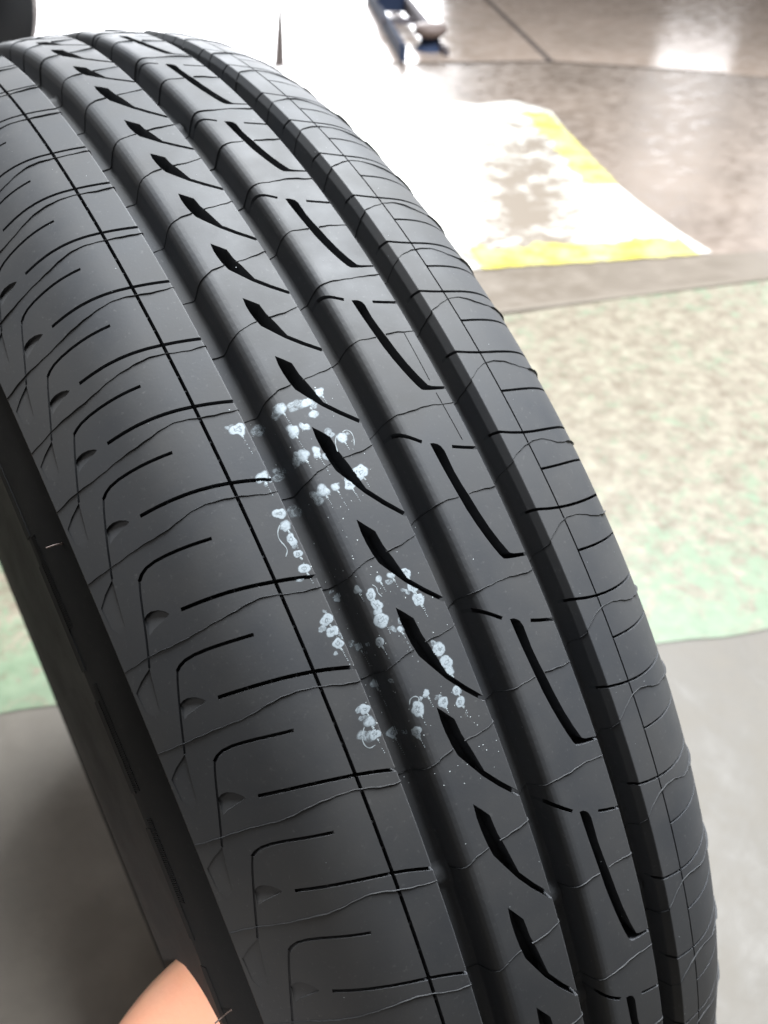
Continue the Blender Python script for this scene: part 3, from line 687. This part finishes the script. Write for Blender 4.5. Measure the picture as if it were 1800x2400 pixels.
def lathe(name, c, prof_, mat, parent, seg=40, axis=None):
    V = []; F = []
    ax = np.array([0, 0, 1.]) if axis is None else np.array(axis, float) / np.linalg.norm(axis)
    e1 = np.cross(ax, [.3, .9, .1]); e1 /= np.linalg.norm(e1); e2 = np.cross(ax, e1)
    for r, z in prof_:
        for q_ in range(seg):
            an = 2 * math.pi * q_ / seg; V.append(np.array(c) + ax * z + (e1 * math.cos(an) + e2 * math.sin(an)) * r)
    for k_ in range(len(prof_) - 1):
        for q_ in range(seg): F.append([k_ * seg + q_, k_ * seg + (q_ + 1) % seg, (k_ + 1) * seg + (q_ + 1) % seg, (k_ + 1) * seg + q_])
    F.append(list(range(seg))); F.append([(len(prof_) - 1) * seg + q_ for q_ in range(seg)])
    return mesh_obj(name, V, F, mat, parent, True)
lathe('base', pc, [(.050, .0), (.050, .012), (.036, .022), (.036, .045)], M_STEEL, lift)
lathe('pad', pc, [(.034, .043), (.054, .052), (.060, .062), (.060, .074), (.054, .082), (.0, .083)], M_PAD, lift)
c = (floor_at(1026, 104, .02) + floor_at(1046, 122, .012)) / 2; dd = floor_at(1046, 122, .012) - floor_at(1024, 102, .02); ln = np.linalg.norm(dd); dd /= ln
sd = np.cross([0, 0, 1], dd); sd /= np.linalg.norm(sd); box('locking_lever', c, dd, sd, np.cross(dd, sd), ln, .012, .02, M_STEEL2, lift, .002)
box('pivot_bracket', floor_at(915, 2, .06), d, np.cross([0, 0, 1], d), np.array([0, 0, 1.]), .07, .09, .05, M_STEEL, lift, .01)

# ------------------------------------------------------------------ second tyre behind, cut by the corner of the frame
tc = floor_at(-112, 250); t2 = tag(empty('standing_tyre', tuple(tc)), 'dark brown blurred tyre standing behind the tread, in the top left corner', 'tyre')
axd = np.array([-.35, -1, 0.]); axd /= np.linalg.norm(axd)
pr = [(.18, -.07), (.20, -.085), (.24, -.09), (.27, -.078), (.288, -.062), (.291, -.03), (.285, -.029), (.285, -.022), (.292, -.021), (.2925, .021), (.285, .022), (.285, .029), (.291, .03), (.288, .062), (.27, .078), (.24, .09), (.20, .085), (.18, .07)]
def ringm(name, c, prof_, mat, parent, axis, seg=72):
    V = []; ax = np.array(axis); e1 = np.cross(ax, [0, 0, 1.]); e1 /= np.linalg.norm(e1); e2 = np.cross(ax, e1); m = len(prof_)
    for q_ in range(seg):
        an = 2 * math.pi * q_ / seg
        for r, z in prof_: V.append(np.array(c) + ax * z + (e1 * math.cos(an) + e2 * math.sin(an)) * r)
    F = [[q_ * m + i, q_ * m + i + 1, ((q_ + 1) % seg) * m + i + 1, ((q_ + 1) % seg) * m + i] for q_ in range(seg) for i in range(m - 1)]
    return mesh_obj(name, V, F, mat, parent, True)
c2 = tc + np.array([0, 0, .2925])
ringm('tread', c2, pr[4:14], M_OLD, t2, axd); ringm('sidewall', c2, pr[:5], M_SIDE, t2, axd); ringm('sidewall', c2, pr[13:], M_SIDE, t2, axd)

# ------------------------------------------------------------------ the hand that holds the tyre by its bead
hand = tag(empty('person', tuple(at(60, 2700, .30))), "person's bare hand gripping the tyre's left sidewall, only its back in view", 'person')
J_ = {}
def skin_obj(name, joints, edges, parent, mat, levels=2):
    me = bpy.data.meshes.new(name); me.from_pydata([tuple(j[0]) for j in joints], edges, []); me.materials.append(mat)
    o = bpy.data.objects.new(name, me); col.objects.link(o); o.parent = parent; o.matrix_parent_inverse = Matrix.Translation(-parent.location)
    m = o.modifiers.new('Skin', 'SKIN'); m.use_smooth_shade = True
    for q_, j in enumerate(joints):
        sv = me.skin_vertices[0].data[q_]; sv.radius = (j[1], j[1] if len(j) < 3 else j[2]); sv.use_root = q_ == 0
    s_ = o.modifiers.new('Sub', 'SUBSURF'); s_.levels = levels; s_.render_levels = levels
    return o
jt = [(at(150, 2640, .250), .0205), (at(-60, 2760, .280), .023), (at(-420, 2960, .33), .033), (at(-900, 3150, .40), .04)]
ed = [(0, 1), (1, 2), (2, 3)]
fing = [((578, 2278, .2145), (622, 2290, .246), (640, 2310, .285), (690, 2340, .312)),
        ((470, 2540, .236), (540, 2510, .262), (585, 2490, .300), (670, 2500, .320)),
        ((420, 2690, .262), (515, 2660, .284), (580, 2640, .308), (660, 2640, .325)),
        ((390, 2810, .272), (480, 2800, .294), (545, 2790, .314), (620, 2790, .328))]
rad_ = [(.0155, .0105, .0092, .0078), (.0165, .0105, .0095, .008), (.0155, .010, .009, .0078), (.0145, .009, .008, .007)]
for fi, ra in zip(fing, rad_):
    prev = 0
    for q_, (p, r) in enumerate(zip(fi, ra)):
        jt.append((at(*p), r)); ed.append((prev, len(jt) - 1)); prev = len(jt) - 1
for q_, (p, r) in enumerate((((300, 2600, .236), .017), ((420, 2600, .226), .0140))):
    jt.append((at(*p), r)); ed.append((0 if q_ == 0 else len(jt) - 2, len(jt) - 1))
jt.append((at(500, 2560, .222), .0115)); ed.append((len(jt) - 2, len(jt) - 1))
skin_obj('hand', jt, ed, hand, M_SKIN)
